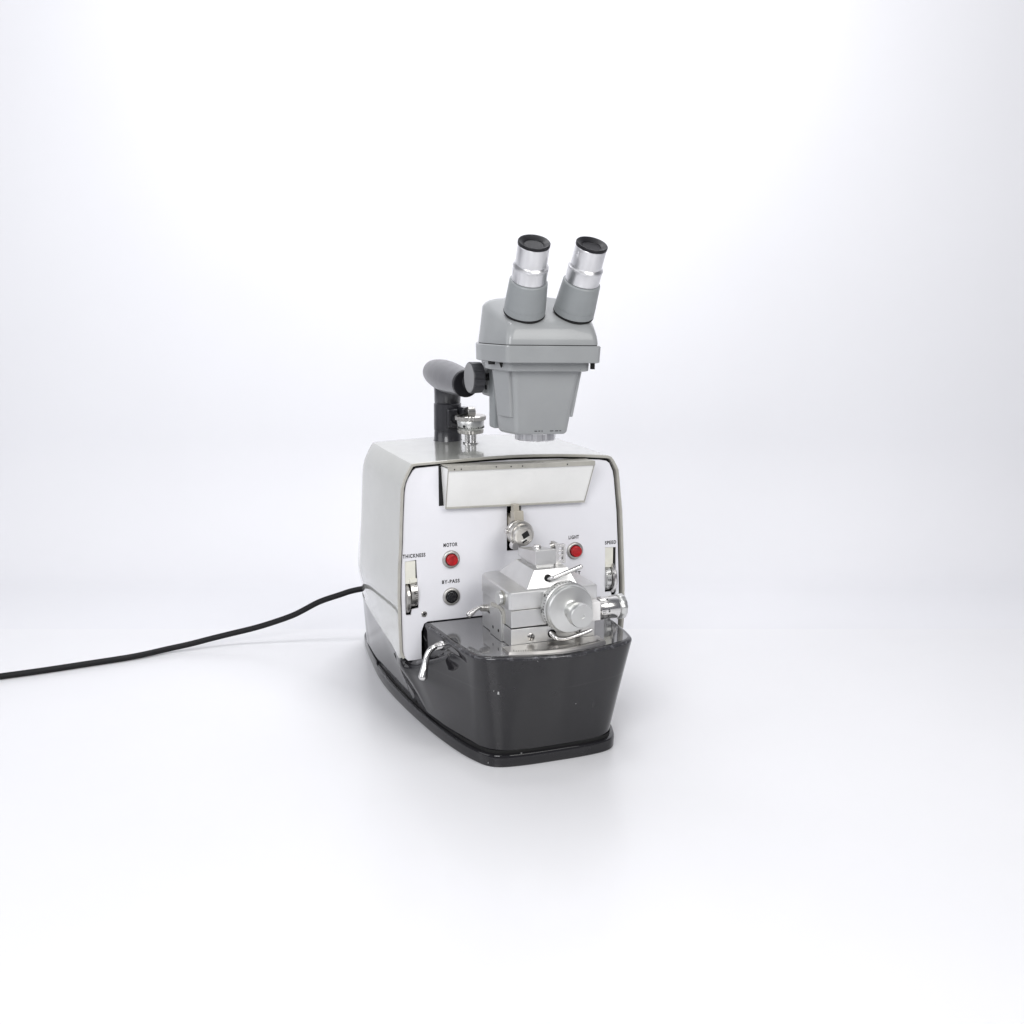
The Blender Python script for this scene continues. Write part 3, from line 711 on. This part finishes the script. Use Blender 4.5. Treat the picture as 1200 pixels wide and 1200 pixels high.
# focusing gear and knob behind the body
b = MB(); b.box(-31,30,-22,-6,354,428); b.build('rack_plate', 'cone', mi, MR, bevel=3)
b = MB(); b.box(-31,28,-6,20,388,440); b.build('focus_bracket', 'mic', mi, MR, bevel=4, seg=4)
b = MB(); b.lathe((-30.5,-3,411), (-1,0,0), [(-6,5),(7,4),(7.4,5.4),(9,5.4),(9.4,3.6),(14,3.6)], 28); b.box(-32,-30.5,0,4,396,401); b.build('focus_shaft', 'black', mi, MR)
ko2 = Vector((-39,-3,410.5))
b = MB(); b.lathe(ko2, (-1,0,0), [(0,15.5),(1,17.4),(13,17.8),(14,17.2)], 96, rfun=lambda t,h: 1-(.05 if abs((t*6/math.pi) % 1-.5) < .07 else 0)); fk = b.build('focus_knob', 'knob', mi, MR, ang=25)
b = MB(); b.lathe(ko2, (-1,0,0), [(13.8,16.6),(14.6,16.2),(14.2,1)], 56); b.build('knob_cap', 'knobcap', fk, MR, ang=40)

# ============================================================ SETTING
yaw = math.radians(21.4); pitch = math.atan(313/1492)
CAM = Vector((-532.6, -1359.1, 557.3))
hd = Vector((math.sin(yaw), math.cos(yaw), 0)); rt_ = Vector((math.cos(yaw), -math.sin(yaw), 0))
gp = lambda u, w, z: (Vector((CAM.x, CAM.y, 0))+rt_*u+hd*w+Vector((0,0,z)))   # u across, w away from the camera, in mm
M['table'] = paint('white_table', (.80,.80,.815), .32, .1, 60, .012, 3, .02, (.7,.7,.69), (.78,.83))
M['backdrop'] = paint('white_backdrop', (.785,.787,.81), .9, 0, None, .012, 2, 0)
b = MB(); A = [gp(-2200,-300,0), gp(2200,-300,0), gp(2200,1812,0), gp(-2200,1812,0)]
b.rings([[tuple(p-Vector((0,0,1.2))) for p in A], [tuple(p) for p in A]])
t_ = b.build('table_top', 'table'); t_['kind'] = 'structure'
prof_b = [(1700,-1.3),(1812,-1.3)]+[(2060+220*math.sin(math.radians(a)), -1.3+220*(1-math.cos(math.radians(a)))) for a in range(0, 91, 6)]+[(2280,1200),(2280,3400)]
b = MB(); b.rings([[tuple(gp(u, w, z)) for w, z in prof_b] for u in (-3600, 3600)], False, False, False)
bd = b.build('backdrop', 'backdrop', ang=60); bd['kind'] = 'structure'

# ============================================================ LIGHT
w = bpy.data.worlds.new('World'); scn.world = w; w.use_nodes = True
bg = w.node_tree.nodes['Background']; bg.inputs[0].default_value = (.86,.87,.97,1); bg.inputs[1].default_value = .22
def area(name, loc, target, size, power, color=(1,1,1), sy=None):
    l = bpy.data.lights.new(name, 'AREA'); l.energy = power; l.color = color; l.shape = 'RECTANGLE'; l.size = size; l.size_y = sy or size
    o = bpy.data.objects.new(name, l); col.objects.link(o); o.location = loc*S
    o.rotation_euler = ((Vector(target)*S)-o.location).to_track_quat('-Z', 'Y').to_euler(); return o
ctr = Vector((0,-40,250))
area('key_softbox', gp(900, 200, 1300), ctr, .9, 14, (1,.99,.97))
area('front_softbox', gp(-450, -250, 1150), ctr, .8, 17, (.99,.99,1))
area('fill_softbox', gp(-1500, 900, 900), ctr, 1.2, 8, (.97,.98,1))
area('top_softbox', gp(0, 1150, 2000), Vector((0,50,200)), 1.4, 5.8)
area('background_light', gp(-40, 1700, 1300), gp(-20, 2280, 480), .5, 6.2, (.98,.98,1), .4)

# ============================================================ CAMERA
cd = bpy.data.cameras.new('camera'); co = bpy.data.objects.new('camera', cd); col.objects.link(co)
cd.sensor_width = 36; cd.lens = 1492/1200*36; cd.clip_start = .05; cd.clip_end = 50
Fv = Vector((math.sin(yaw)*math.cos(pitch), math.cos(yaw)*math.cos(pitch), -math.sin(pitch)))
co.location = CAM*S; co.rotation_euler = Fv.to_track_quat('-Z', 'Y').to_euler()
scn.camera = co
scn.render.resolution_x = 1024; scn.render.resolution_y = 1024
scn.view_settings.view_transform = 'Standard'; scn.view_settings.look = 'None'; scn.view_settings.gamma = 1; scn.view_settings.exposure = 0
scn.view_settings.use_curve_mapping = False
